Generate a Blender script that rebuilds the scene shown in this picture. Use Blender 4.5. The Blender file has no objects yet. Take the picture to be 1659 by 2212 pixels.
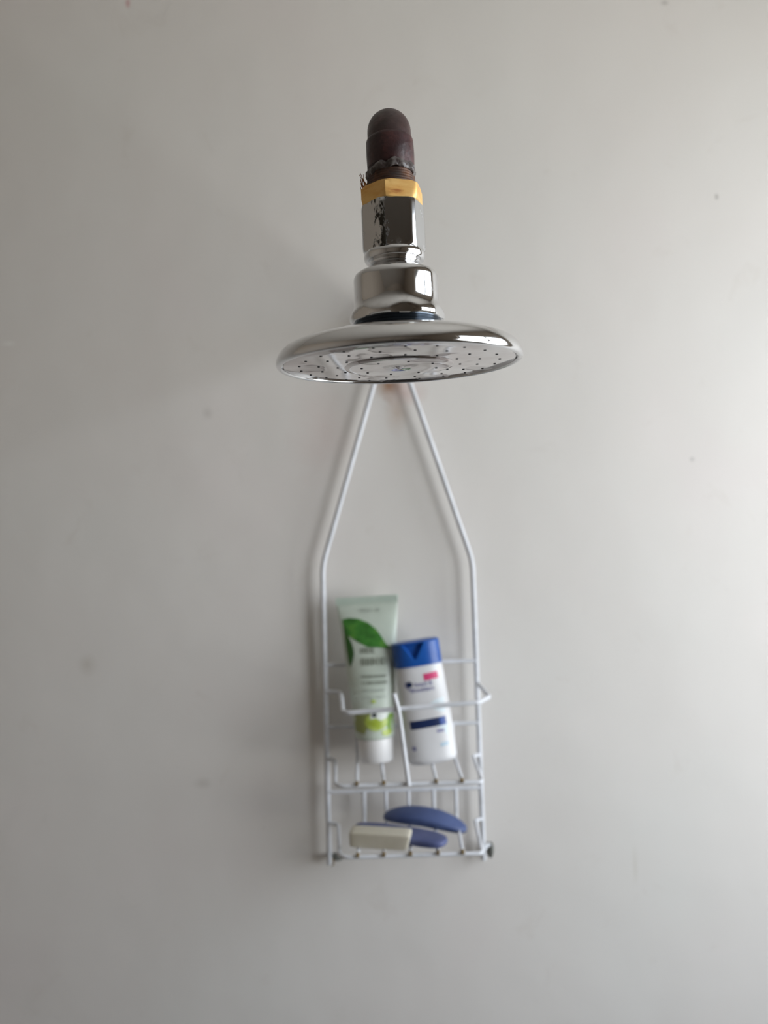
import bpy, bmesh, math, random
from mathutils import Vector, Matrix, Euler
random.seed(7)
R = math.radians
S = bpy.context.scene
COL = S.collection

# ------------------------------------------------------------------ camera
CAM_D = 0.702            # camera to shower wall
CAM_Z = 1.75
F = 1662.0              # focal length in pixels of the 1659 x 2212 frame
ROLL = R(2.5)
cam = bpy.data.cameras.new('camera')
cam.sensor_fit = 'VERTICAL'; cam.sensor_height = 36.0
cam.lens = F / 2212 * 36.0
cam.clip_start = 0.02
cam.dof.use_dof = True
cam.dof.focus_distance = 0.36
cam.dof.aperture_fstop = cam.lens / 4.2
camo = bpy.data.objects.new('camera', cam); COL.objects.link(camo)
cr, sr = math.cos(ROLL), math.sin(ROLL)
m = Matrix.Identity(4)
for i, col in enumerate(((cr, 0, -sr), (sr, 0, cr), (0, -1, 0), (0, -CAM_D, CAM_Z))):
    for j in range(3): m[j][i] = col[j]
camo.matrix_world = m
S.camera = camo

# ------------------------------------------------------------------ world, exposure
w = bpy.data.worlds.new('overcast_sky'); S.world = w; w.use_nodes = True
wn = w.node_tree.nodes; wl = w.node_tree.links
wn.clear()
wo = wn.new('ShaderNodeOutputWorld'); bg = wn.new('ShaderNodeBackground')
tc = wn.new('ShaderNodeTexCoord'); sx = wn.new('ShaderNodeSeparateXYZ')
rp = wn.new('ShaderNodeValToRGB')
rp.color_ramp.elements[0].position = 0.47; rp.color_ramp.elements[0].color = (0.80, 0.785, 0.80, 1)   # ground outside
rp.color_ramp.elements[1].position = 0.53; rp.color_ramp.elements[1].color = (0.88, 0.905, 1.0, 1)    # overcast sky
mp = wn.new('ShaderNodeMapRange'); mp.inputs[1].default_value = -1; mp.inputs[2].default_value = 1
wl.new(tc.outputs['Generated'], sx.inputs[0]); wl.new(sx.outputs[2], mp.inputs[0])
wl.new(mp.outputs[0], rp.inputs[0]); wl.new(rp.outputs[0], bg.inputs[0])
bg.inputs[1].default_value = 5.0
wl.new(bg.outputs[0], wo.inputs[0])
S.view_settings.view_transform = 'Standard'
S.view_settings.look = 'None'
S.view_settings.gamma = 1.0
S.view_settings.exposure = 0.80
S.view_settings.use_curve_mapping = False

# room: shower wall at y=0, window in the right wall
XL, XR, YB, ZC = -1.15, 0.72, -2.4, 2.5
WY0, WY1, WZ0, WZ1 = -0.96, -0.07, 1.26, 2.20
pl = bpy.data.lights.new('window_portal', 'AREA'); pl.shape = 'RECTANGLE'
pl.size = WY1 - WY0; pl.size_y = WZ1 - WZ0
pl.cycles.is_portal = True
po = bpy.data.objects.new('window_portal', pl); COL.objects.link(po)
po.location = (XR + 0.004, (WY0 + WY1) / 2, (WZ0 + WZ1) / 2)
po.rotation_euler = Euler((R(90), 0, R(90)))
# area light looks along its local -Z; turn it towards -X
po.rotation_euler = Matrix(((0, 0, 1), (1, 0, 0), (0, 1, 0))).to_euler()
S.cycles.max_bounces = 10; S.cycles.diffuse_bounces = 6; S.cycles.glossy_bounces = 6
S.cycles.caustics_reflective = False; S.cycles.caustics_refractive = False
S.cycles.sample_clamp_indirect = 4.0

# ------------------------------------------------------------------ helpers
def at(px, py, d):
    """metres for a point seen at px,py at distance d in front of the camera"""
    u, v = px - 829.5, 1106.0 - py
    return Vector(((u * cr + v * sr) * d / F, d - CAM_D, CAM_Z + (-u * sr + v * cr) * d / F))

def mat(name, color=(.8, .8, .8), rough=.5, metal=0., **kw):
    M = bpy.data.materials.new(name); M.use_nodes = True
    b = M.node_tree.nodes['Principled BSDF']
    b.inputs['Base Color'].default_value = (*color, 1)
    b.inputs['Roughness'].default_value = rough
    b.inputs['Metallic'].default_value = metal
    for k, v in kw.items(): b.inputs[k.replace('_', ' ')].default_value = v
    return M

def N(M, t, **kw):
    n = M.node_tree.nodes.new(t)
    for k, v in kw.items(): setattr(n, k, v)
    return n

def noise(M, scale, detail=3, coord='Object', stretch=None, rough=.5, dist=0):
    t = N(M, 'ShaderNodeTexCoord'); n = N(M, 'ShaderNodeTexNoise')
    n.inputs['Scale'].default_value = scale; n.inputs['Detail'].default_value = detail
    n.inputs['Roughness'].default_value = rough; n.inputs['Distortion'].default_value = dist
    if stretch:
        mp = N(M, 'ShaderNodeMapping'); mp.inputs['Scale'].default_value = stretch
        M.node_tree.links.new(t.outputs[coord], mp.inputs[0]); M.node_tree.links.new(mp.outputs[0], n.inputs['Vector'])
    else: M.node_tree.links.new(t.outputs[coord], n.inputs['Vector'])
    return n.outputs['Fac']

def ramp(M, src, stops):
    r = N(M, 'ShaderNodeValToRGB'); e = r.color_ramp.elements
    while len(e) < len(stops): e.new(.5)
    for el, (p, c) in zip(e, stops):
        el.position = p; el.color = (*c, 1) if len(c) == 3 else c
    M.node_tree.links.new(src, r.inputs[0]); return r.outputs[0]

def mixc(M, fac, a, b, blend='MIX'):
    n = N(M, 'ShaderNodeMix', data_type='RGBA', blend_type=blend)
    L = M.node_tree.links
    for sock, val in ((n.inputs[0], fac), (n.inputs[6], a), (n.inputs[7], b)):
        if isinstance(val, (int, float)): sock.default_value = val
        elif isinstance(val, tuple): sock.default_value = (*val, 1)
        else: L.new(val, sock)
    return n.outputs[2]

def mth(M, op, a, b=None, clamp=False):
    n = N(M, 'ShaderNodeMath', operation=op); n.use_clamp = clamp
    for i, v in enumerate((a, b)):
        if v is None: continue
        if isinstance(v, (int, float)): n.inputs[i].default_value = v
        else: M.node_tree.links.new(v, n.inputs[i])
    return n.outputs[0]

def setin(M, name, src):
    M.node_tree.links.new(src, M.node_tree.nodes['Principled BSDF'].inputs[name])

def bump(M, src, strength, dist=.001):
    b = N(M, 'ShaderNodeBump'); b.inputs['Strength'].default_value = strength; b.inputs['Distance'].default_value = dist
    M.node_tree.links.new(src, b.inputs['Height']); setin(M, 'Normal', b.outputs[0])

def obj(name, verts, faces, M, parent=None, smooth=True, angle=40, mats=None, fm=None):
    me = bpy.data.meshes.new(name); me.from_pydata([tuple(v) for v in verts], [], faces)
    me.validate()
    bm = bmesh.new(); bm.from_mesh(me); bmesh.ops.recalc_face_normals(bm, faces=bm.faces); bm.to_mesh(me); bm.free()
    for x in (mats or [M]): me.materials.append(x)
    if fm:
        for p, i in zip(me.polygons, fm): p.material_index = i
    if smooth:
        me.shade_smooth()
        me.set_sharp_from_angle(angle=R(angle))
    o = bpy.data.objects.new(name, me); COL.objects.link(o)
    if parent: o.parent = parent
    return o

def thing(name, label, cat, loc=(0, 0, 0), rot=None):
    o = bpy.data.objects.new(name, None); COL.objects.link(o)
    o.empty_display_size = .02
    if rot is not None: o.matrix_world = Matrix.Translation(loc) @ rot.to_4x4()
    else: o.location = loc
    o['label'] = label; o['category'] = cat
    return o

def struct(o): o['kind'] = 'structure'; return o

class MB:
    def __init__(s): s.v = []; s.f = []
    def add(s, v, f):
        n = len(s.v); s.v += [Vector(x) for x in v]; s.f += [tuple(i + n for i in q) for q in f]; return s
    def box(s, x0, x1, y0, y1, z0, z1):
        v = [(x, y, z) for z in (z0, z1) for y in (y0, y1) for x in (x0, x1)]
        return s.add(v, [(0, 2, 3, 1), (4, 5, 7, 6), (0, 1, 5, 4), (2, 6, 7, 3), (0, 4, 6, 2), (1, 3, 7, 5)])
    def build(s, name, M, parent=None, **k): return obj(name, s.v, s.f, M, parent, **k)

def revolve(profile, seg=96, rfun=None, closed=False):
    """profile [(r,z)] bottom to top or back; rfun(theta, r, z) reshapes the radius"""
    V = []; Fc = []
    n = len(profile)
    for r, z in profile:
        for k in range(seg):
            t = 2 * math.pi * k / seg
            rr = rfun(t, r, z) if rfun else r
            V.append((rr * math.sin(t), -rr * math.cos(t), z))      # theta 0 faces the room, positive to the right
    rng = n if closed else n - 1
    for i in range(rng):
        a, b = i * seg, ((i + 1) % n) * seg
        for k in range(seg):
            k2 = (k + 1) % seg
            Fc.append((a + k, a + k2, b + k2, b + k))
    if not closed:
        for i in (0, n - 1):
            if profile[i][0] > 1e-6: Fc.append(tuple(i * seg + k for k in range(seg)))
    return V, Fc

def fillet(pts, rad, steps=6):
    pts = [Vector(p) for p in pts]
    if not isinstance(rad, (list, tuple)): rad = [rad] * len(pts)
    out = [pts[0]]
    for i in range(1, len(pts) - 1):
        p, a, b = pts[i], pts[i - 1], pts[i + 1]
        da, db = (a - p), (b - p)
        t = min(rad[i], da.length * .48, db.length * .48)
        s, e = p + da.normalized() * t, p + db.normalized() * t
        for k in range(steps + 1):
            q = k / steps
            out.append(s * (1 - q) ** 2 + p * 2 * q * (1 - q) + e * q * q)
    out.append(pts[-1]); return out

def sweep(pts, r, seg=12, cap=True):
    pts = [Vector(p) for p in pts]
    V = []; Fc = []; n = len(pts)
    T = [(pts[min(i + 1, n - 1)] - pts[max(i - 1, 0)]).normalized() for i in range(n)]
    up = Vector((0, 0, 1)) if abs(T[0].z) < .9 else Vector((1, 0, 0))
    u = T[0].cross(up).normalized()
    rs = r if isinstance(r, (list, tuple)) else [r] * n
    for i in range(n):
        u = (u - T[i] * u.dot(T[i])).normalized(); w_ = T[i].cross(u)
        for k in range(seg):
            a = 2 * math.pi * k / seg
            V.append(pts[i] + (u * math.cos(a) + w_ * math.sin(a)) * rs[i])
    for i in range(n - 1):
        for k in range(seg):
            k2 = (k + 1) % seg
            Fc.append((i * seg + k, i * seg + k2, (i + 1) * seg + k2, (i + 1) * seg + k))
    if cap:
        for e, sgn in ((0, -1), (n - 1, 1)):
            c = len(V); V.append(pts[e] + T[e] * sgn * rs[e] * .5)
            for k in range(seg): Fc.append((e * seg + k, e * seg + (k + 1) % seg, c))
    return V, Fc

# ------------------------------------------------------------------ materials
def wall_material():
    M = mat('matt_wall_paint', (.74, .715, .68), .62)
    L = M.node_tree.links
    g = N(M, 'ShaderNodeNewGeometry'); sp = N(M, 'ShaderNodeSeparateXYZ'); L.new(g.outputs['Position'], sp.inputs[0])
    big = noise(M, 3.2, 4, rough=.55)
    c = ramp(M, big, [(.30, (.735, .72, .685)), (.55, (.745, .715, .68)), (.72, (.75, .70, .675))])
    # grime and filler patches with shapes of their own
    sm = noise(M, 26, 5, rough=.6, dist=.6)
    c = mixc(M, ramp(M, sm, [(.62, (0, 0, 0)), (.74, (.22, .22, .22))]), c, (.60, .55, .50))
    def spot(px, py, rx, rz, color, amt, c, wob=.35):
        p = at(px, py, CAM_D)
        dx = mth(M, 'DIVIDE', mth(M, 'SUBTRACT', sp.outputs[0], p.x), rx)
        dz = mth(M, 'DIVIDE', mth(M, 'SUBTRACT', sp.outputs[2], p.z), rz)
        d = mth(M, 'SQRT', mth(M, 'ADD', mth(M, 'MULTIPLY', dx, dx), mth(M, 'MULTIPLY', dz, dz)))
        d = mth(M, 'ADD', d, mth(M, 'MULTIPLY', mth(M, 'SUBTRACT', sm, .5), wob * 4))
        f = mth(M, 'MULTIPLY', mth(M, 'SUBTRACT', 1.0, d, True), amt)
        return mixc(M, f, c, color)
    c = spot(838, 832, .013, .017, (.30, .13, .03), .85, c)          # rust run below the pipe
    c = spot(872, 850, .022, .014, (.50, .30, .26), .5, c)
    c = spot(858, 893, .014, .022, (.50, .33, .22), .45, c)
    c = spot(700, 930, .035, .06, (.66, .52, .49), .35, c)
    c = spot(1548, 425, .0022, .0035, (.30, .28, .26), .9, c, .1)
    c = spot(1495, 992, .003, .003, (.42, .40, .38), .7, c, .1)
    c = spot(276, 7, .003, .006, (.55, .20, .22), .8, c, .1)
    c = spot(1436, 6, .005, .003, (.36, .33, .30), .7, c, .1)
    c = spot(20, 742, .008, .003, (.85, .84, .80), .8, c, .2)
    c = spot(448, 893, .006, .007, (.50, .47, .44), .5, c, .2)
    c = spot(188, 1435, .010, .012, (.52, .48, .42), .5, c, .3)
    c = spot(437, 1692, .010, .006, (.50, .47, .43), .45, c, .3)
    c = spot(1372, 1870, .003, .020, (.58, .55, .48), .4, c, .2)
    setin(M, 'Base Color', c)
    f = noise(M, 180, 4); lo = noise(M, 7, 3)
    bump(M, mth(M, 'ADD', mth(M, 'MULTIPLY', f, .25), mth(M, 'MULTIPLY', lo, 6.0)), .35, .0012)
    return M
MW = wall_material()
MWs = mat('side_wall_paint', (.47, .405, .34), .7)
bump(MWs, noise(MWs, 60, 4), .15)
MC = mat('ceiling_paint', (.66, .63, .59), .8); bump(MC, noise(MC, 50), .1)
MF = mat('grey_floor_tile', (.14, .13, .13), .35)
def floor_mat():
    t = N(MF, 'ShaderNodeTexCoord'); b = N(MF, 'ShaderNodeTexBrick'); b.offset = 0
    b.inputs['Scale'].default_value = 1; b.inputs['Brick Width'].default_value = .3; b.inputs['Row Height'].default_value = .3
    b.inputs['Mortar Size'].default_value = .004
    b.inputs['Color1'].default_value = (.13, .12, .12, 1); b.inputs['Color2'].default_value = (.11, .105, .10, 1); b.inputs['Mortar'].default_value = (.07, .07, .07, 1)
    MF.node_tree.links.new(t.outputs['Object'], b.inputs[0]); setin(MF, 'Base Color', b.outputs[0])
floor_mat()
MFr = mat('white_window_frame', (.55, .55, .55), .4); bump(MFr, noise(MFr, 90), .05)
def glass():
    M = bpy.data.materials.new('window_glass'); M.use_nodes = True; nt = M.node_tree; nt.nodes.clear()
    o = nt.nodes.new('ShaderNodeOutputMaterial'); mx = nt.nodes.new('ShaderNodeMixShader')
    t = nt.nodes.new('ShaderNodeBsdfTransparent'); g = nt.nodes.new('ShaderNodeBsdfGlossy'); g.inputs[1].default_value = .02
    lw = nt.nodes.new('ShaderNodeLayerWeight'); lw.inputs[0].default_value = .5
    pw = nt.nodes.new('ShaderNodeMath'); pw.operation = 'POWER'; pw.inputs[1].default_value = 5.0
    f = nt.nodes.new('ShaderNodeMath'); f.operation = 'MULTIPLY_ADD'; f.inputs[1].default_value = .7; f.inputs[2].default_value = .03
    nt.links.new(lw.outputs['Facing'], pw.inputs[0]); nt.links.new(pw.outputs[0], f.inputs[0])
    t.inputs[0].default_value = (.95, .97, .96, 1)
    nt.links.new(f.outputs[0], mx.inputs[0]); nt.links.new(t.outputs[0], mx.inputs[1]); nt.links.new(g.outputs[0], mx.inputs[2])
    nt.links.new(mx.outputs[0], o.inputs[0]); return M
MG = glass()

def chrome(name, tint=(.72, .73, .74), rough=.06, spots=0., grime=False):
    M = mat(name, tint, rough, 1.0)
    n1 = noise(M, 120, 4, rough=.6)
    dirt = ramp(M, n1, [(.60, (0, 0, 0)), (.70, (1, 1, 1))])
    rgh = mth(M, 'ADD', rough, mth(M, 'MULTIPLY', dirt, .10 + spots * .25))
    col = mixc(M, mth(M, 'MULTIPLY', dirt, .25 + spots * .3), tint, (.50, .46, .44))
    if grime:
        t = N(M, 'ShaderNodeTexCoord'); sp = N(M, 'ShaderNodeSeparateXYZ'); M.node_tree.links.new(t.outputs['Object'], sp.inputs[0])
        a = mth(M, 'ABSOLUTE', mth(M, 'SUBTRACT', sp.outputs[0], -.0052))
        band = mth(M, 'SUBTRACT', 1.0, mth(M, 'DIVIDE', a, .0045), True)
        g = noise(M, 300, 5, rough=.7, stretch=(1, 1, .5))
        gm = ramp(M, mth(M, 'ADD', g, mth(M, 'MULTIPLY', band, .16)), [(.60, (0, 0, 0)), (.66, (1, 1, 1))])
        gm = mth(M, 'MULTIPLY', gm, mth(M, 'GREATER_THAN', band, .02))
        col = mixc(M, gm, col, (.055, .05, .04)); rgh = mth(M, 'ADD', rgh, mth(M, 'MULTIPLY', gm, .5))
    setin(M, 'Base Color', col); setin(M, 'Roughness', rgh)
    bump(M, noise(M, 40, 3), .06, .001)
    return M
MCH = chrome('worn_chrome', spots=.4)
MCHg = chrome('chrome_with_grime', tint=(.66, .68, .70), rough=.12, spots=.8, grime=True)
MCHd = chrome('chrome_spray_dome', rough=.05, spots=.5)
MDR = mat('dark_threaded_metal', (.11, .13, .155), .22, .9)
bump(MDR, noise(MDR, 300), .1, .0005)
def plate_mat():
    M = mat('water_spotted_chrome_plate', (.74, .72, .72), .07, 1.0)
    t = N(M, 'ShaderNodeTexCoord'); L = M.node_tree.links
    vo = N(M, 'ShaderNodeTexVoronoi'); vo.inputs['Scale'].default_value = 48; vo.inputs['Randomness'].default_value = 1
    mp = N(M, 'ShaderNodeMapping'); L.new(t.outputs['Object'], mp.inputs[0])
    nz = N(M, 'ShaderNodeTexNoise'); nz.inputs['Scale'].default_value = 60
    L.new(t.outputs['Object'], nz.inputs['Vector'])
    ad = N(M, 'ShaderNodeVectorMath', operation='ADD'); sc = N(M, 'ShaderNodeVectorMath', operation='SCALE'); sc.inputs['Scale'].default_value = .018
    L.new(nz.outputs['Color'], sc.inputs[0]); L.new(mp.outputs[0], ad.inputs[0]); L.new(sc.outputs[0], ad.inputs[1]); L.new(ad.outputs[0], vo.inputs['Vector'])
    d = vo.outputs['Distance']
    ring = ramp(M, d, [(.34, (.50, .50, .50)), (.42, (1, 1, 1)), (.47, (0, 0, 0))])
    sel = ramp(M, noise(M, 26, 2), [(.44, (0, 0, 0)), (.50, (1, 1, 1))])
    dirt = mth(M, 'MULTIPLY', ring, sel)
    dark_refl = ramp(M, noise(M, 35, 4, rough=.6), [(.42, (0, 0, 0)), (.62, (1, 1, 1))])  # blotchy brown-grey put into the colour for the dark room mirrored in the plate
    setin(M, 'Base Color', mixc(M, mth(M, 'MULTIPLY', dirt, .8), mixc(M, mth(M, 'MULTIPLY', dark_refl, .7), (.70, .69, .69), (.50, .44, .43)), (.20, .15, .14)))
    setin(M, 'Roughness', mth(M, 'ADD', .05, mth(M, 'ADD', mth(M, 'MULTIPLY', dirt, .25), mth(M, 'MULTIPLY', dark_refl, .06))))
    bump(M, mth(M, 'ADD', noise(M, 30, 2), mth(M, 'MULTIPLY', dirt, .3)), .18, .001)
    return M
MPL = plate_mat()
MBR = mat('raw_yellow_brass', (.80, .46, .13), .42, .55)
setin(MBR, 'Base Color', ramp(MBR, noise(MBR, 130, 4, rough=.6, stretch=(.5, .5, 2)), [(.30, (.50, .20, .06)), (.42, (.82, .46, .14)), (.62, (.92, .60, .22))]))
bump(MBR, noise(MBR, 200), .12, .0006)
def pipe_mat(name, c0, c1, c2, rough=.38):
    M = mat(name, c1, rough)
    setin(M, 'Base Color', ramp(M, noise(M, 110, 5, rough=.65), [(.36, c0), (.55, c1), (.70, c2)]))
    setin(M, 'Roughness', mth(M, 'ADD', rough - .1, mth(M, 'MULTIPLY', noise(M, 160, 3), .3)))
    bump(M, noise(M, 190, 4), .45, .0009)
    return M
MP = pipe_mat('brown_painted_iron', (.030, .014, .014), (.050, .026, .024), (.095, .048, .045))
MPr = pipe_mat('maroon_painted_iron', (.022, .008, .009), (.038, .013, .014), (.085, .028, .026))
MRU = pipe_mat('rusted_iron', (.018, .008, .005), (.065, .026, .013), (.17, .065, .022), .55)
MSE = mat('grey_thread_sealant', (.22, .20, .19), .3)
setin(MSE, 'Base Color', ramp(MSE, noise(MSE, 260, 3), [(.40, (.04, .028, .026)), (.58, (.13, .115, .11)), (.75, (.34, .33, .32))]))
bump(MSE, noise(MSE, 300), .6, .001)
MJU = mat('frayed_jute', (.42, .16, .06), .8)
setin(MJU, 'Base Color', ramp(MJU, noise(MJU, 400), [(.4, (.20, .06, .03)), (.65, (.60, .28, .10))]))
MWI = mat('white_plastic_coated_wire', (.80, .81, .84), .30)
setin(MWI, 'Base Color', ramp(MWI, noise(MWI, 60, 4), [(.35, (.62, .64, .67)), (.60, (.74, .76, .80))]))
bump(MWI, noise(MWI, 120), .08, .0006)
MRW = mat('rusty_wire_tip', (.24, .13, .04), .7)
setin(MRW, 'Base Color', ramp(MRW, noise(MRW, 700), [(.4, (.09, .06, .035)), (.6, (.26, .18, .07))]))
MFT = mat('grey_rubber', (.12, .125, .11), .6); bump(MFT, noise(MFT, 300), .2, .0005)

# ------------------------------------------------------------------ room
T_ = .12
def panel(name, x0, x1, y0, y1, z0, z1, M):
    return struct(MB().box(x0, x1, y0, y1, z0, z1).build(name, M, smooth=False))
panel('wall_back', XL - T_, XR + T_, 0, T_, 0, ZC, MW)
panel('wall_left', XL - T_, XL, YB, 0, 0, ZC, MWs)
panel('wall_front', XL - T_, XR + T_, YB - T_, YB, 0, ZC, MWs)
wr = MB()
wr.box(XR, XR + T_, YB, WY0, 0, ZC); wr.box(XR, XR + T_, WY1, 0, 0, ZC)
wr.box(XR, XR + T_, WY0, WY1, 0, WZ0); wr.box(XR, XR + T_, WY0, WY1, WZ1, ZC)
struct(wr.build('wall_right', MWs, smooth=False))
panel('floor', XL - T_, XR + T_, YB - T_, T_, -.1, 0, MF)
panel('ceiling', XL - T_, XR + T_, YB - T_, T_, ZC, ZC + .1, MC)
# window: frame, centre mullion, two panes
ym = (WY0 + WY1) / 2 + .06
fw = .035
fr = MB(); x0, x1 = XR + .03, XR + .08
fr.box(x0, x1, WY0, WY0 + fw, WZ0, WZ1); fr.box(x0, x1, WY1 - fw, WY1, WZ0, WZ1)
fr.box(x0, x1, WY0 + fw, WY1 - fw, WZ0, WZ0 + fw); fr.box(x0, x1, WY0 + fw, WY1 - fw, WZ1 - fw, WZ1)
fo = fr.build('window_1', MFr, smooth=False); struct(fo)
MB().box(x0, x1, ym - .02, ym + .02, WZ0 + fw, WZ1 - fw).build('mullion', MFr, fo, smooth=False)
for a, b in ((WY0 + fw, ym - .02), (ym + .02, WY1 - fw)):
    MB().box(XR + .053, XR + .057, a, b, WZ0 + fw, WZ1 - fw).build('pane', MG, fo, smooth=False)

# ------------------------------------------------------------------ water pipe with elbow
SX, SD = .0099, .35               # axis of the shower arm, distance from camera
KS = SD / .48                     # real size of the shower parts against their drawing in metres
AY = SD - CAM_D
PZ = CAM_Z + .241 * KS
WALLX = .0134                     # where the pipe leaves the wall
pipe = thing('water_pipe', 'dark brown painted iron water pipe with elbow coming out of the wall', 'pipe', (SX, AY, CAM_Z))
z = .241
obj('horizontal_pipe', *sweep([((WALLX - SX) / KS, (-AY + .004) / KS, z), (0, .02, z)], .0106, 40), MP, pipe)
obj('elbow', *sweep(fillet([(0, .034, z), (0, 0, z), (0, 0, .212)], [0, .016, 0], 14), .0137, 56), MP, pipe)
V, Fc = revolve([(.0138, .2125), (.0147, .2135), (.0149, .221), (.0148, .2295), (.0143, .2312), (.0136, .2318)], 72, lambda t, r, zz: r * (1 + .006 * math.sin(3 * t + zz * 900)))
obj('elbow_collar', V, Fc, MPr, pipe)['label'] = 'maroon lower collar of the elbow'
V, Fc = sweep([(0, .040, z), (0, .030, z), (0, .028, z)], [.0147, .0147, .0138], 56)
obj('elbow_collar', V, Fc, MP, pipe)
prof = []
for k in range(16):
    a = 2 * math.pi * k / 16
    prof.append((.0143 + 0.0011 * math.cos(a), .2105 + .0026 * math.sin(a)))
def seal(t, r, zz): return r + .0005 * math.sin(7 * t) + .0004 * math.sin(13 * t + 1) + .0003 * math.sin(23 * t + zz * 2000)
V, Fc = revolve(prof, 96, seal, closed=True)
V = [(x, y, zz + .0012 * math.sin(2.0 * math.atan2(x, -y) + .9) + .0005 * math.sin(9 * math.atan2(x, -y))) for x, y, zz in V]
obj('thread_sealant', V, Fc, MSE, pipe)['label'] = 'whitish grey bead of thread sealant'
prof = [(.0150, .1965)]
for k in range(7):
    zz = .1985 + k * .0016; r = .0158 - k * .00022
    prof += [(r + .0003, zz), (r - .0002, zz + .0008)]
V, Fc = revolve(prof, 72, lambda t, r, zz: r + .00025 * math.sin(5 * t + zz * 600))
obj('threaded_end', V, Fc, MRU, pipe)['label'] = 'rusty threaded pipe end'
for k in range(11):
    a = R(-95 + random.uniform(-14, 22)); r0 = .0158
    b = Vector((r0 * math.sin(a), -r0 * math.cos(a), .1985 + random.uniform(0, .006)))
    o_ = Vector((-.0022 * random.uniform(.4, 2.0), -.001, .0015 + random.uniform(-.001, .003)))
    e_ = Vector((-.0035 * random.uniform(.5, 1.5), random.uniform(-.002, .001), .004 + random.uniform(0, .006)))
    if k > 7: e_ = Vector((.004, -.003, .004 + .001 * k * .3)); o_ = Vector((.001, -.003, .002))
    V, Fc = sweep(fillet([b, b + o_, b + e_], .003, 4), [.0005] * 7 if False else [.0006 - .00007 * q for q in range(7)], 6)
    obj('jute_strand', V, Fc, MJU, pipe)

# ------------------------------------------------------------------ shower head
head = thing('overhead_shower', 'round chrome shower head with brass hex nut, screwed onto brown pipe elbow', 'shower head', (SX, AY, CAM_Z))
pv = Vector((0, 0, .195))
head.matrix_world = Matrix.Translation(Vector((SX, AY, CAM_Z)) + pv) @ Matrix.Rotation(R(1.4), 4, 'X') @ Matrix.Translation(-pv)
def hexr(apothem, rot):
    def f(t):
        a = (t - rot) % (math.pi / 3)
        return apothem / math.cos(a - math.pi / 6)
    return f
def hexed(profile, apo, rot, seg=144, soft=0):
    h = hexr(apo, R(rot))
    return revolve(profile, seg, lambda t, r, zz: min(r, h(t)))
V, Fc = hexed([(.0150, .2003), (.0186, .2003), (.0203, .1992), (.0205, .1975), (.0204, .1925), (.0190, .1900), (.0168, .1888), (.014, .1888)], .0175, 47)
obj('brass_nut', V, Fc, MBR, head, angle=24)['label'] = 'yellow brass hexagonal nut'
V, Fc = hexed([(.0160, .1900), (.0192, .1898), (.0196, .1887), (.01975, .1870), (.01975, .1640), (.0196, .1622), (.0190, .1612), (.0184, .1606)], .0177, 38)
obj('hex_coupling', V, Fc, MCHg, head, angle=24)
V, Fc = revolve([(.0184, .1612), (.0189, .1603), (.0191, .1590), (.0190, .1572), (.0184, .1560), (.0172, .1553), (.0160, .1550), (.0156, .1540)], 96)
obj('lower_ring', V, Fc, MCH, head)
V, Fc = revolve([(.0154, .1552), (.0158, .1535), (.0170, .1521), (.0186, .1508), (.0202, .1491), (.0204, .1482)], 96)
obj('ball_joint_neck', V, Fc, MCH, head)
fl = hexr(.0283, R(30 + 8))
def flange(t, r, zz): return min(r, fl(t) + max(0, (zz - .126)) * 2.2)
prof = [(.0200, .1494), (.0222, .1491), (.0240, .1484), (.0254, .1472), (.0262, .1454), (.0264, .1438), (.0264, .1318), (.0265, .1296), (.0268, .1278), (.0275, .1260),
        (.0284, .1245), (.0292, .1231), (.0297, .1217), (.0299, .1204), (.0297, .1192), (.0290, .1184), (.0280, .1180), (.0266, .1180), (.0262, .1185)]
V, Fc = revolve(prof, 144, flange)
obj('swivel_body', V, Fc, MCH, head, angle=30)
prof = [(.0262, .1200)]
for k in range(4):
    zz = .1186 - k * .0018
    prof += [(.0268, zz), (.0274, zz - .0006), (.0266, zz - .0012)]
prof += [(.0262, .1110)]
V, Fc = revolve(prof, 96)
obj('threaded_ring', V, Fc, MDR, head)['label'] = 'dark threaded ring'
prof = [(.024, .1122), (.0275, .1124), (.030, .1124), (.034, .1118), (.040, .1109), (.0465, .1095), (.054, .1078), (.061, .1060), (.067, .1041), (.0705, .1027), (.0725, .1015),
        (.0741, .0999), (.0754, .0981), (.0763, .0961), (.0767, .0944), (.0768, .0932), (.0765, .0920), (.0758, .0912), (.0748, .0908), (.0739, .0909), (.0734, .0913), (.0731, .0920), (.0730, .0940)]
V, Fc = revolve(prof, 192)
obj('domed_cover', V, Fc, MCHd, head, angle=50)
# face: shallow dish with raised middle
prof = [(.0723, .0935), (.0723, .0921), (.0719, .0917), (.060, .0915), (.045, .0912), (.0345, .0909), (.0338, .0900), (.031, .0896), (.020, .0896), (.0105, .0893), (.0085, .0900), (.0055, .0908), (.0030, .0906), (.0012, .0892), (0.00001, .0890)]
V, Fc = revolve(prof, 192)
obj('spray_plate', V, Fc, MPL, head, angle=50)
NZ = MB()
MHO = mat('dark_nozzle_hole', (.01, .01, .012), .5)
def zface(r):
    for (r1, z1), (r0, z0) in zip(prof, prof[1:]):
        if r0 <= r <= r1: return z0 + (z1 - z0) * (r - r0) / (r1 - r0)
    return .092
for rad, cnt, ph in ((.024, 8, 12), (.0385, 12, 4), (.0505, 16, 9), (.0625, 22, 2)):
    for k in range(cnt):
        a = 2 * math.pi * k / cnt + R(ph)
        cx, cy, cz = rad * math.sin(a), -rad * math.cos(a), zface(rad)
        v, f_ = revolve([(.0009, .0002), (.00085, -.0003), (.0005, -.00035), (.0004, .0000)], 10)
        NZ.add([(x + cx, y + cy, q + cz) for x, y, q in v], f_)
nz = NZ.build('spray_nozzles', MHO, head); nz['kind'] = 'stuff'

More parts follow.
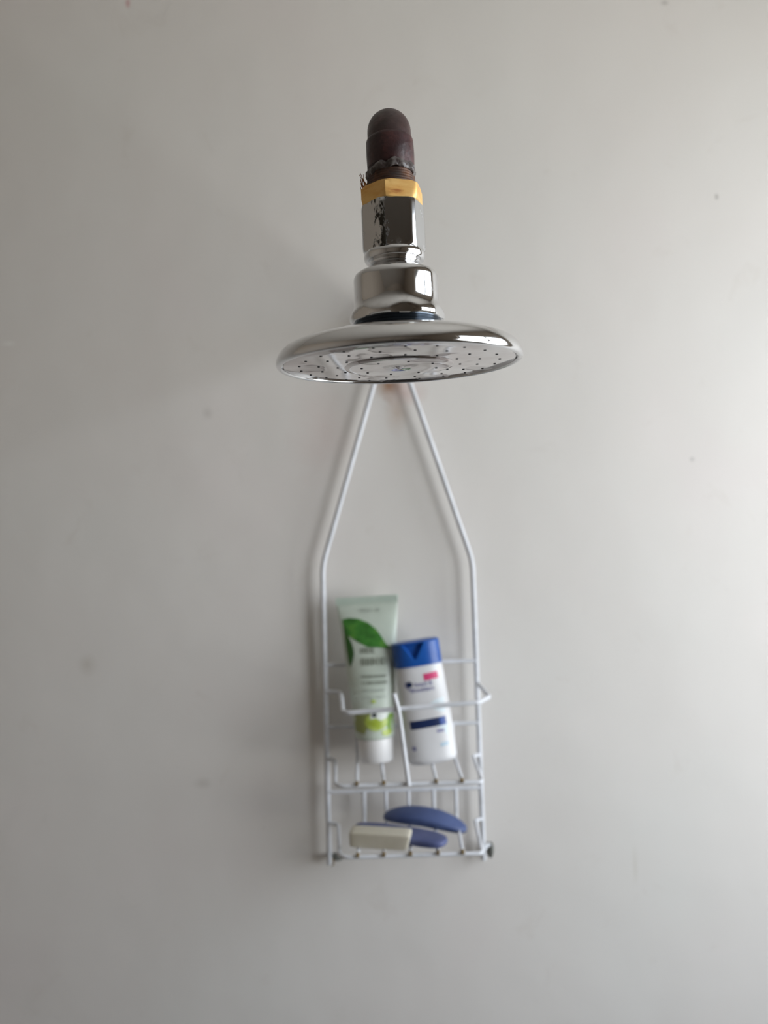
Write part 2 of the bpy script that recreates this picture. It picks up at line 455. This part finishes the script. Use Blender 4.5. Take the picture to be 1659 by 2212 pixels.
for root in (pipe, head):
    for c in root.children: c.data.transform(Matrix.Scale(KS, 4))
pv = pv * KS
head.matrix_world = Matrix.Translation(Vector((SX, AY, CAM_Z)) + pv) @ Matrix.Rotation(R(1.4), 4, 'X') @ Matrix.Translation(-pv)

# ------------------------------------------------------------------ caddy
CY = -.012
caddy = thing('shower_caddy', 'white wire shower caddy with two baskets hanging from the pipe', 'shower caddy', (.01295, CY, PZ), Matrix.Rotation(R(.75), 3, 'Y'))
CI = caddy.matrix_world.inverted()
def L(px, py, d=.69): return CI @ at(px, py, d)
RW, RC, RB = .0023, .0017, .0015
hk = .0101
arc = [Vector((-hk * math.cos(R(a)), 0, hk * math.sin(R(a)))) for a in range(0, 181, 12)]
zb = -.4902
path = [Vector((-.0692, 0, zb)), Vector((-.0672, 0, -.2222)), Vector((-hk, 0, -.0415))]
pr = [Vector((-v.x, 0, v.z)) for v in reversed(path)]
full = fillet([path[0], path[1], path[2], Vector((-hk, 0, -.005))], [0, .010, .012, 0], 8) + arc + fillet([Vector((hk, 0, -.005)), pr[0], pr[1], pr[2]], [0, .012, .010, 0], 8)
obj('hanging_frame', *sweep(full, RW, 14), MWI, caddy)
def fx(zz, s):       # x of the frame side wire at height zz
    return s * (.0672 + (.0692 - .0672) * min(1, max(0, (-.2222 - zz) / .268)))
for py in (1431, 1565, 1705):
    zz = L(880, py).z
    obj('cross_wire', *sweep([(fx(zz, -1), -.0008, zz), (0, -.0014, zz), (fx(zz, 1), -.0008, zz)], RC, 12), MWI, caddy)
def usep(name, pts, rad, r=RC):
    return obj(name, *sweep(fillet(pts, rad, 6), r, 12), MWI, caddy)
def onframe(p, s): return Vector((fx(p.z, s), -.001, p.z))
FL = []
for (yl, yr, fl_, fr_) in ((1634, 1617, 1701, 1687), (1778, 1759, 1855, 1841)):
    a, b = L(724, yl, .686), L(1021, yr, .686)
    zf = (L(883, (fl_ + fr_) / 2, .62)).z
    a.z = b.z = zf
    if yl > 1700: a, b = L(731, yl, .686), L(1026, yr, .686); a.z = b.z = zf
    fa = L(724 if yl < 1700 else 733, 0, .62).x; fb = L(1041, 0, .62).x
    fa = L(724 if yl < 1700 else 733, fl_, .62).x; fb = L(1042, fr_, .62).x
    yf = L(883, 1700, .62).y
    pts = [onframe(a + Vector((0, 0, .0008)), -1), Vector((a.x, a.y, zf)), Vector((fa, yf, zf)), Vector((fb, yf, zf)), Vector((b.x, b.y, zf)), onframe(b, 1)]
    usep('basket_floor_frame', pts, [0, .004, .010, .004, .003, 0])
    FL.append((zf, yf))
YF = FL[0][1]
# front rail of the upper basket, bent out of shape on the right
pts = [L(711, 1493), L(736, 1495, .685), L(741, 1541, .619), L(860, 1531, .617), L(1035, 1517, .62), L(1057, 1505, .645), L(1033, 1478, .684), L(1043, 1477)]
pts[0] = onframe(pts[0], -1); pts[-1] = onframe(pts[-1], 1)
usep('front_rail', pts, [0, .004, .008, .01, .003, .003, .003, 0], .0019)
# L-shaped bars: down the back, forward along the floor, rusty tips
def lbar(xb, ztop, zf, xf, yf):
    p = fillet([(xb, -.0022, ztop), (xb, -.0026, zf + .0028), (xf, yf, zf + .0028), (xf, yf - .0034, zf + .0020)], [0, .004, .0, 0], 5)
    # add a split so the tip can be rusty
    q0, q1 = p[-3], p[-2]
    V, Fc = sweep(p, RB, 10)
    n = len(p); fm = []
    for f_ in Fc:
        fm.append(1 if min(f_) >= 10 * (n - 2) else 0)
    o = obj('basket_bar', V, Fc, None, caddy, mats=[MWI, MRW], fm=fm)
    return o
xs_b0 = [775, 826, 879, 932, 982]
xs_b = [787, 834, 883, 937, 985]
for si, (pyt, zf) in enumerate(((1565, FL[0][0]), (1705, FL[1][0]))):
    zt = L(880, pyt).z
    fr_x = [771, 829, 882, 942, 998] if si == 0 else [773, 829, 887, 946, 999]
    for xb, xf in zip(xs_b if si else xs_b0, fr_x):
        lbar(L(xb, 1740).x, zt, zf, L(xf, 1695 if si == 0 else 1850, .62).x, YF)
usep('divider_wire', [L(851, 1499, .6150), L(861.5, 1536, .6150), L(878, 1660, .6165), L(883, 1697, .6165)], [0, .01, .01, 0], .0018)
# little rubber feet at the lower ends
def blob(name, c, rx, ry, rz, M, parent, tilt=0, lab=None):
    V, Fc = revolve([(math.sin(R(a)) * 1.0 + 1e-5, math.cos(R(a))) for a in range(0, 181, 12)], 24)
    ct, st = math.cos(R(tilt)), math.sin(R(tilt))
    V = [(c[0] + x * rx * ct + zz * rz * st, c[1] + y * ry, c[2] - x * rx * st + zz * rz * ct) for x, y, zz in V]
    o = obj(name, V, Fc, M, parent)
    if lab: o['label'] = lab
    return o
p = L(1060, 1836, .697); blob('rubber_foot', p, .0028, .0065, .0068, MFT, caddy, 8)
obj('foot_wire', *sweep(fillet([onframe(L(1047, 1838), 1), L(1055, 1822, .693), L(1060, 1832, .697)], .003, 5), .0014, 10), MWI, caddy)
p = L(727, 1851, .697); blob('rubber_foot', p, .0065, .0060, .0024, MFT, caddy, 8)
p = L(717, 1862, .692); blob('wire_tip', p, .0022, .0022, .0035, MRW, caddy, 0, 'rusty lower end of the left wire')

# ------------------------------------------------------------------ things in the caddy
def basis(bottom, top, yaw=0):
    zax = (top - bottom).normalized()
    yax = Vector((math.sin(R(yaw)), math.cos(R(yaw)), 0)); yax = (yax - zax * yax.dot(zax)).normalized()
    xax = yax.cross(zax)
    M = Matrix((xax, yax, zax)).transposed()
    return M
def decal(name, outline, surf, M, parent, off=.0002, label=None, step=.0025):
    bm = bmesh.new()
    f = bm.faces.new([bm.verts.new((s, h, 0)) for s, h in outline])
    bmesh.ops.triangulate(bm, faces=bm.faces[:])
    xs = [p[0] for p in outline]; hs = [p[1] for p in outline]
    q = min(xs) + step
    while q < max(xs):
        bmesh.ops.bisect_plane(bm, geom=bm.verts[:] + bm.edges[:] + bm.faces[:], plane_co=(q, 0, 0), plane_no=(1, 0, 0)); q += step
    q = min(hs) + step * 2
    while q < max(hs):
        bmesh.ops.bisect_plane(bm, geom=bm.verts[:] + bm.edges[:] + bm.faces[:], plane_co=(0, q, 0), plane_no=(0, 1, 0)); q += step * 2
    return finish_decal(name, bm, surf, M, parent, off, label)
def finish_decal(name, bm, surf, M, parent, off, label):
    # front sheet plus thin rim so that it is a film with thickness
    V = []; 
    for v in bm.verts:
        x, y, zz = surf(v.co.x, v.co.y, off); V.append(Vector((x, y, zz)))
    bm.verts.index_update()
    Fc = [tuple(v.index for v in f.verts) for f in bm.faces]
    bm.free()
    me = bpy.data.meshes.new(name); me.from_pydata(V, [], Fc); me.materials.append(M); me.shade_smooth()
    o = bpy.data.objects.new(name, me); COL.objects.link(o); o.parent = parent
    if label: o['label'] = label
    return o
def circ(cx, cy, rx, ry=None, n=20, a0=0, a1=360, tilt=0):
    ry = ry or rx; out = []
    full_ = abs(a1 - a0) >= 360
    for k in range(n if full_ else n + 1):
        a = R(a0 + (a1 - a0) * k / n); x, y = rx * math.cos(a), ry * math.sin(a)
        out.append((cx + x * math.cos(R(tilt)) - y * math.sin(R(tilt)), cy + x * math.sin(R(tilt)) + y * math.cos(R(tilt))))
    return out
def rect(cx, cy, w_, h_, tilt=0, sk=0):
    c_, s_ = math.cos(R(tilt)), math.sin(R(tilt)); o = []
    for x, y in ((-w_ / 2, -h_ / 2), (w_ / 2, -h_ / 2), (w_ / 2 + sk, h_ / 2), (-w_ / 2 + sk, h_ / 2)):
        o.append((cx + x * c_ - y * s_, cy + x * s_ + y * c_))
    return o

# --- face-wash tube standing on its cap
zfl = FL[0][0] + .0028 + RB
def floor_world(px, d, zl):       # world point above the basket floor under image column px
    loc = L(px, 1660, d); loc.z = zl
    return caddy.matrix_world @ loc
b0 = floor_world(814, .668, zfl); 
t0 = at(792, 1288, .6835)
tb = thing('face_wash_tube', 'pale green squeeze tube printed with a leaf, standing on its white cap', 'tube', b0, basis(b0, t0, 4))
H = (t0 - b0).length
MT = mat('pale_green_plastic_tube', (.66, .74, .67), .34, Subsurface_Weight=.15, Subsurface_Radius=(.004, .004, .004))
setin(MT, 'Base Color', ramp(MT, noise(MT, 40, 2), [(.35, (.55, .62, .54)), (.65, (.61, .68, .60))]))
MTC = mat('white_tube_cap', (.80, .79, .78), .35); bump(MTC, noise(MTC, 100), .03)
def ease(t): return t * t * (3 - 2 * t)
def ta(h):
    t = min(1, max(0, (h - .021) / (H - .021))); return .0172 + (.0280 - .0172) * t ** 1.25
def tbd(h):
    t = min(1, max(0, (h - .021) / (H - .008 - .021))); return .0160 * (1 - t) ** .8 * (1 - .15 * t) + .0007
def tsurf(s, h, off=0):
    a = ta(h); q = max(0, 1 - (s / a) ** 2)
    return (s, -(tbd(h) + off) * math.sqrt(q) - off, h)
V = []; Fc = []; seg = 72
hs = [.0202, .0206, .0215, .023] + [.026 + (H - .009 - .026) * k / 26 for k in range(27)] + [H - .0075, H - .004, H]
for i, h in enumerate(hs):
    sc = (.90, .955, .985, 1.0)[i] if i < 4 else 1.0
    a, b = ta(h) * sc, tbd(h) * sc
    for k in range(seg):
        t = 2 * math.pi * k / seg; V.append((a * math.sin(t), -b * math.cos(t), h))
for i in range(len(hs) - 1):
    for k in range(seg):
        k2 = (k + 1) % seg; Fc.append((i * seg + k, i * seg + k2, (i + 1) * seg + k2, (i + 1) * seg + k))
Fc.append(tuple(range(seg))); Fc.append(tuple((len(hs) - 1) * seg + k for k in range(seg)))
obj('tube_body', V, Fc, MT, tb)
V, Fc = revolve([(.0125, 0), (.0140, .0004), (.0147, .0016), (.0156, .0185), (.0155, .0198), (.0148, .0202)], 64)
obj('cap', V, Fc, MTC, tb)['label'] = 'white cap'
V, Fc = MB().box(-.0280, .0280, -.0011, .0011, H - .0062, H - .0002).v, MB().box(0, 1, 0, 1, 0, 1).f
MCR = mat('pale_green_crimp', (.60, .70, .62), .4)
setin(MCR, 'Base Color', ramp(MCR, noise(MCR, 80), [(.3, (.56, .67, .58)), (.7, (.64, .74, .66))]))
cv = []; cf = []
for k in range(48):     # crimp ribs
    x0_ = -.0278 + k * .0556 / 48; x1_ = x0_ + .0009
    mb = MB().box(x0_, x1_, -.0013, .0013, H - .0060, H - .0004); n0 = len(cv); cv += mb.v; cf += [tuple(i + n0 for i in q) for q in mb.f]
o = obj('crimped_seal', cv, cf, MCR, tb, smooth=False); o['kind'] = 'stuff'
def tp(px, py):
    dx, dy = px - 813, py - 1661; ln = 373.6
    return ((dx * 373 + dy * -21) / ln * .3935e-3, (dx * -21 + dy * -373) / ln * .3935e-3 * H / .147)
MLF = mat('leaf_green_print', (.05, .19, .03), .35)
setin(MLF, 'Base Color', ramp(MLF, noise(MLF, 90, 4, stretch=(1, 1, 2)), [(.35, (.03, .12, .02)), (.55, (.06, .24, .04)), (.72, (.14, .34, .05))]))
MLD = mat('dark_leaf_green_print', (.03, .11, .02), .35)
MGY = mat('grey_green_print', (.27, .30, .25), .4); MGL = mat('light_grey_print', (.46, .51, .46), .4)
MLI = mat('lime_print', (.44, .55, .10), .35); setin(MLI, 'Base Color', ramp(MLI, noise(MLI, 150), [(.4, (.36, .46, .05)), (.6, (.50, .62, .16))]))
MOL = mat('olive_print', (.30, .34, .12), .35); MGN = mat('slice_green_print', (.20, .36, .05), .35); MDK = mat('dark_print', (.04, .05, .05), .4)
for m_ in (MLD, MGY, MGL, MOL, MGN, MDK): setin(m_, 'Base Color', ramp(m_, noise(m_, 200), [(0, tuple(m_.node_tree.nodes['Principled BSDF'].inputs[0].default_value)[:3]), (1, tuple(x * 1.1 for x in tuple(m_.node_tree.nodes['Principled BSDF'].inputs[0].default_value)[:3]))]))
leaf = [(737, 1342), (752, 1338), (774, 1340), (796, 1349), (815, 1364), (826, 1380), (837, 1398), (848, 1408), (836, 1407), (820, 1405), (796, 1404), (778, 1395), (760, 1384), (747, 1376), (741, 1362)]
decal('printed_leaf', [tp(*q) for q in leaf], tsurf, MLF, tb, label='large green printed leaf')
leaf2 = [(740, 1357), (749, 1376), (758, 1392), (763, 1406), (765, 1420), (762, 1436), (757, 1450), (753, 1441), (748, 1415), (744, 1390)]
decal('printed_leaf', [tp(*q) for q in leaf2], tsurf, MLD, tb, off=.00015, label='narrow dark green printed leaf at the edge')
# unreadable print: rows of small marks
def marks(name, px0, px1, py, hpx, M, slant=-.035, fill=.7, seed=1, off=.0003, bold=1.6):
    rr = random.Random(seed); x = px0; bmv = bmesh.new()
    while x < px1 - 2:
        wd = rr.uniform(2.6, 5.5)
        yy = py + (x - px0) * slant
        if rr.random() < .92:
            sh = rr.choice('IOEC'); h2 = hpx * rr.uniform(.75, 1) / 2
            def q(xa, ya, xb, yb):
                pts_ = [tp(xa, yb), tp(xb, yb), tp(xb, ya), tp(xa, ya)]
                bmv.faces.new([bmv.verts.new((s, h, 0)) for s, h in pts_])
            q(x, yy - h2, x + bold, yy + h2)
            if sh in 'OEC': q(x, yy - h2, x + wd, yy - h2 + bold); q(x, yy + h2 - bold, x + wd, yy + h2)
            if sh == 'E': q(x, yy - bold / 2, x + wd * .8, yy + bold / 2)
            if sh == 'O': q(x + wd - bold, yy - h2, x + wd, yy + h2)
        x += wd + 1.6
    o = finish_decal(name, bmv, tsurf, M, tb, off, None); o['kind'] = 'stuff'
    return o
marks('printed_text', 772, 822, 1321, 8, MGL, seed=2)
marks('printed_text', 780, 812, 1412, 14, MGY, seed=12, bold=2.4)
marks('printed_text', 782, 846, 1437, 17, MGY, seed=3, bold=3)
marks('printed_text', 783, 838, 1470, 7, MGY, seed=4)
marks('printed_text', 784, 838, 1484, 8, MGY, seed=5)
marks('printed_text', 786, 836, 1501, 5, MGL, seed=6)
marks('printed_text', 786, 836, 1516, 5, MGL, seed=7)
decal('printed_slice', [tp(*q) for q in [(762, 1549), (775, 1546), (803, 1546), (800, 1575), (790, 1596), (768, 1592)]], tsurf, MOL, tb, off=.00012, label='olive printed slice')
decal('printed_slice', [tp(*q) for q in circ(815, 1569, 25, 19)], tsurf, MLI, tb, off=.0003, label='lime green printed slice')
decal('printed_slice', [tp(*q) for q in circ(846, 1572, 8, 21)], tsurf, MGN, tb, off=.0002, label='green printed slice at the right')
decal('printed_slice', [tp(*q) for q in circ(838, 1592, 10, 7)], tsurf, MLI, tb, off=.00035, label='small lime printed slice')
MWP = mat('white_print', (.74, .78, .74), .4); setin(MWP, 'Base Color', ramp(MWP, noise(MWP, 90), [(0, (.70, .74, .70)), (1, (.78, .82, .78))]))
decal('printed_splash', [tp(*q) for q in [(803, 1541), (840, 1538), (838, 1560), (826, 1566), (815, 1560), (803, 1563)]], tsurf, MWP, tb, off=.0004, label='white printed splash')
decal('printed_dot', [tp(*q) for q in circ(812, 1554, 5.5, 4.5)], tsurf, MDK, tb, off=.0005, label='dark printed dot')
decal('printed_dot', [tp(*q) for q in circ(810, 1524, 5, 4)], tsurf, MLI, tb, off=.0005, label='small lime printed dot')

# --- shampoo bottle
b1 = floor_world(936, .664, zfl)
t1 = at(896, 1383, .672)
bo = thing('shampoo_bottle', 'small white shampoo bottle with a blue flip cap, leaning left beside the tube', 'bottle', b1, basis(b1, t1, -3))
HB = (t1 - b1).length
MBT = mat('white_bottle_plastic', (.80, .80, .82), .26, Subsurface_Weight=.1, Subsurface_Radius=(.003, .003, .003))
setin(MBT, 'Base Color', ramp(MBT, noise(MBT, 30), [(.3, (.69, .69, .70)), (.7, (.74, .74, .75))]))
MBC = mat('royal_blue_plastic', (.008, .085, .36), .30)
setin(MBC, 'Base Color', ramp(MBC, noise(MBC, 50), [(.3, (.007, .075, .33)), (.7, (.010, .095, .40))]))
CH = .0215; hb = HB - CH
def bottle_ab(h):
    t = h / hb
    a = .0212 + .0006 * math.sin(math.pi * min(1, t)) - .0012 * max(0, t - .3) ; b = .0128 - .0008 * t
    return a, b
def bsurf(s, h, off=0):
    a, b = bottle_ab(h); q = max(0, 1 - (abs(s) / a) ** 2.5) ** (1 / 2.5)
    return (s, -(b * q) - off, h)
def superring(a, b, h, seg=96, n=2.5):
    o = []
    for k in range(seg):
        t = 2 * math.pi * k / seg; s_, c_ = math.sin(t), math.cos(t)
        o.append((a * math.copysign(abs(s_) ** (2 / n), s_), -b * math.copysign(abs(c_) ** (2 / n), c_), h))
    return o
def loft(rings):
    V = []; Fc = []; sg = len(rings[0])
    for r_ in rings: V += r_
    for i in range(len(rings) - 1):
        for k in range(sg):
            k2 = (k + 1) % sg; Fc.append((i * sg + k, i * sg + k2, (i + 1) * sg + k2, (i + 1) * sg + k))
    Fc.append(tuple(range(sg))); Fc.append(tuple((len(rings) - 1) * sg + k for k in range(sg)))
    return V, Fc
rings = []
for h, sc in ((0, .86), (.0005, .92), (.0015, .97), (.003, .995), (.005, 1.0)):
    a, b = bottle_ab(h); rings.append(superring(a * sc, b * sc, h))
for k in range(1, 13):
    h = .005 + (hb - .009) * k / 12; a, b = bottle_ab(h); rings.append(superring(a, b, h))
for dh, sc in ((.003, .985), (.0042, .96), (.0046, .93)):
    h = hb - .004 + dh; a, b = bottle_ab(h); rings.append(superring(a * sc, b * sc, h))
obj('bottle_body', *loft(rings), MBT, bo)
rings = []
nr = 34
for k in range(nr + 1):
    h = hb + .0005 + (CH - .0025) * k / nr; rings.append(superring(.0206, .0126, h, 160))
for dh, sc in ((.0004, .993), (.0010, .975), (.0016, .945), (.0019, .90)):
    rings.append(superring(.0206 * sc, .0126 * sc, HB - .002 + dh, 160))
rings2 = []
for r_ in rings:
    q = []
    for x, y, h in r_:
        if y < 0:      # V-shaped thumb recess under the lid edge
            t = (h - (hb + .0055)) / (CH - .0055 - .0015)
            if 0 < t < 1.0:
                hw = .0095 * t
                d = (hw - abs(x + .0033)) / .0012
                y += .0045 * min(1, max(0, d)) * min(1, (1.0 - t) / .04)
        q.append((x, y, h))
    rings2.append(q)
obj('flip_cap', *loft(rings2), MBC, bo, angle=50)['label'] = 'royal blue flip cap'
MPK = mat('pink_print', (.62, .05, .17), .4); MNV = mat('navy_print', (.008, .022, .085), .35); MVI = mat('grey_violet_print', (.25, .25, .40), .4)
MBL = mat('blue_print', (.01, .06, .30), .35); MAQ = mat('pale_blue_print', (.42, .56, .66), .4); MAP = mat('faint_aqua_print', (.64, .72, .76), .4)
for m_ in (MPK, MNV, MVI, MBL, MAQ, MAP):
    c0_ = tuple(m_.node_tree.nodes['Principled BSDF'].inputs[0].default_value)[:3]
    setin(m_, 'Base Color', ramp(m_, noise(m_, 200), [(0, c0_), (1, tuple(x * 1.12 for x in c0_))]))
k_ = HB / .113
decal('pink_label', rect(.0082, .0795 * k_, .0125, .0058, 3) , bsurf, MPK, bo, label='pink printed tag')
decal('logo_swirl', circ(-.0112, .0742 * k_, .0026, .0026), bsurf, MNV, bo, off=.0003, label='dark round swirl of the logo')
decal('logo_swirl', circ(-.0096, .0742 * k_, .0052, .0052, 14, 150, 285) + list(reversed(circ(-.0092, .0746 * k_, .0046, .0044, 14, 150, 285))), bsurf, MVI, bo, off=.0002, label='thin curved stroke of the logo')
def text(name, body, size, s0, h0, surf, M, parent, off=.0003, bold=.00012):
    cu = bpy.data.curves.new(name, 'FONT'); cu.body = body; cu.size = size; cu.offset = bold; cu.resolution_u = 2
    to = bpy.data.objects.new(name, cu); COL.objects.link(to)
    bpy.context.view_layer.update()
    dg = bpy.context.evaluated_depsgraph_get()
    me = bpy.data.meshes.new_from_object(to.evaluated_get(dg))
    bpy.data.objects.remove(to)
    bm = bmesh.new(); bm.from_mesh(me)
    for v in bm.verts: v.co.x += s0; v.co.y += h0
    q = -.02
    while q < .02:
        bmesh.ops.bisect_plane(bm, geom=bm.verts[:] + bm.edges[:] + bm.faces[:], plane_co=(q, 0, 0), plane_no=(1, 0, 0)); q += .003
    bm.verts.index_update()
    return finish_decal(name, bm, surf, M, parent, off, None)
text('printed_text', 'head &', .0056, -.0070, .0716 * k_, bsurf, MVI, bo, bold=.0001)
text('printed_text', 'shoulders', .0052, -.0108, .0668 * k_, bsurf, MVI, bo, bold=.0001)
decal('navy_label', rect(0, .0372 * k_, .0310, .0070, 1), bsurf, MNV, bo, label='dark navy printed band')
decal('blue_label', rect(.0127, .0374 * k_, .0056, .0066, 1), bsurf, MBL, bo, off=.00035, label='bright blue end of the band')
decal('printed_shape', [(.001, .049), (.012, .0415), (.0165, .0415), (.0165, .054), (.009, .053)], bsurf, MAP, bo, off=.00012, label='faint aqua printed swoosh')
decal('printed_shape', [(.004, .0325), (.0165, .033), (.0170, .0215), (.0145, .0225), (.011, .0275)], bsurf, MAP, bo, off=.00012, label='faint aqua printed wave')
decal('printed_mark', rect(.0095, .0265, .0065, .0024, 0), bsurf, MVI, bo, off=.0003, label='grey blue printed mark')
decal('printed_mark', rect(.0112, .0150, .0070, .0028, 4), bsurf, MAQ, bo, off=.0003, label='pale blue printed mark')
decal('printed_mark', circ(-.0150, .0145, .0018, .0020), bsurf, MVI, bo, off=.0003, label='dark round printed mark')

# --- soaps on the lower shelf
def superel(a, b, c, e1=.55, e2=.75, seg=64, st=32, bend=0, taper=0):
    V = []; Fc = []
    def pw(x, e): return math.copysign(abs(x) ** e, x)
    for i in range(1, st):
        ph = -math.pi / 2 + math.pi * i / st
        for k in range(seg):
            th = 2 * math.pi * k / seg
            x = a * pw(math.cos(ph), e1) * pw(math.cos(th), e2); y = b * pw(math.cos(ph), e1) * pw(math.sin(th), e2); zz = c * pw(math.sin(ph), e1)
            q = x / a
            zz *= 1 - taper * q * q; zz += -bend * q * q
            V.append((x, y, zz))
    n = len(V); V += [(0, 0, -c), (0, 0, c)]
    for i in range(st - 2):
        for k in range(seg):
            k2 = (k + 1) % seg; Fc.append((i * seg + k, i * seg + k2, (i + 1) * seg + k2, (i + 1) * seg + k))
    for k in range(seg):
        k2 = (k + 1) % seg; Fc.append((n, k2, k)); Fc.append((n + 1, (st - 2) * seg + k, (st - 2) * seg + k2))
    return V, Fc
def soapmat(name, c0, c1, rough=.45):
    M = mat(name, c0, rough, Subsurface_Weight=.08, Subsurface_Radius=(.002, .002, .003))
    setin(M, 'Base Color', ramp(M, noise(M, 70, 4), [(.35, c0), (.65, c1)])); bump(M, noise(M, 160, 3), .15, .0008)
    return M
MS1 = soapmat('slate_blue_soap', (.055, .085, .21), (.075, .11, .25))
MS2 = soapmat('dusky_blue_soap', (.065, .085, .20), (.085, .105, .24))
MS3 = soapmat('cream_soap', (.58, .545, .44), (.63, .59, .49))
zs = FL[1][0] + .0028 + RB
def frame_from(xa, up):
    xa = xa.normalized(); up = (up - xa * up.dot(xa)).normalized(); ya = up.cross(xa)
    return Matrix((xa, ya, up)).transposed()
def lowest(V, M): return min((M @ Vector(v)).z for v in V)
# arched soap
pa, pb = at(829, 1760, .676), at(1009, 1790, .6585)
Ma = frame_from(pb - pa, Vector((0, -.30, 1)))
V, Fc = superel((pb - pa).length / 2, .0098, .0052, .6, .8, bend=.0062, taper=.30)
ca = (pa + pb) / 2 + Vector((0, 0, .0042))
sa = obj('soap_bar', V, Fc, MS1); sa.matrix_world = Matrix.Translation(ca) @ Ma.to_4x4()
sa['label'] = 'long arched slate blue soap worn thin, lying behind the other soaps'; sa['category'] = 'soap'
# flat blue soap
fw0 = floor_world(864, .648, zs)
p0, p1 = floor_world(766, .6620, zs + .004), floor_world(959, .6220, zs + .004)
Mb = frame_from(p1 - p0, Vector((0, 0, 1)))
V, Fc = superel((p1 - p0).length / 2, .0110, .0035, .5, .75)
V = [(x, y * (1.0 + .28 * (x / .038)), zz * (1 + .12 * x / .038)) for x, y, zz in V]
sb = obj('soap_bar', V, Fc, MS2); cb = (p0 + p1) / 2
cb.z += (caddy.matrix_world @ Vector((0, 0, zs))).z - (cb.z + lowest(V, Mb)) + .0004
sb.matrix_world = Matrix.Translation(cb) @ Mb.to_4x4()
sb['label'] = 'flat oval dusky blue soap lying behind the cream soap bar'; sb['category'] = 'soap'
# cream soap
q0, q1 = floor_world(753, .6325, zs + .008), floor_world(881, .6225, zs + .008)
Mc = frame_from(q1 - q0, Vector((0, -.12, 1)))
V, Fc = superel((q1 - q0).length / 2, .0065, .0068, .22, .18)
V = [(x + (zz * .28 if x > 0 else 0), y, zz) for x, y, zz in V]
sc_ = obj('soap_bar', V, Fc, MS3); cc = (q0 + q1) / 2
cc.z = (caddy.matrix_world @ Vector((0, 0, zs))).z - lowest(V, Mc) + .0004
sc_.matrix_world = Matrix.Translation(cc) @ Mc.to_4x4()
sc_['label'] = 'cream white rectangular soap bar standing in front of the blue soaps'; sc_['category'] = 'soap'
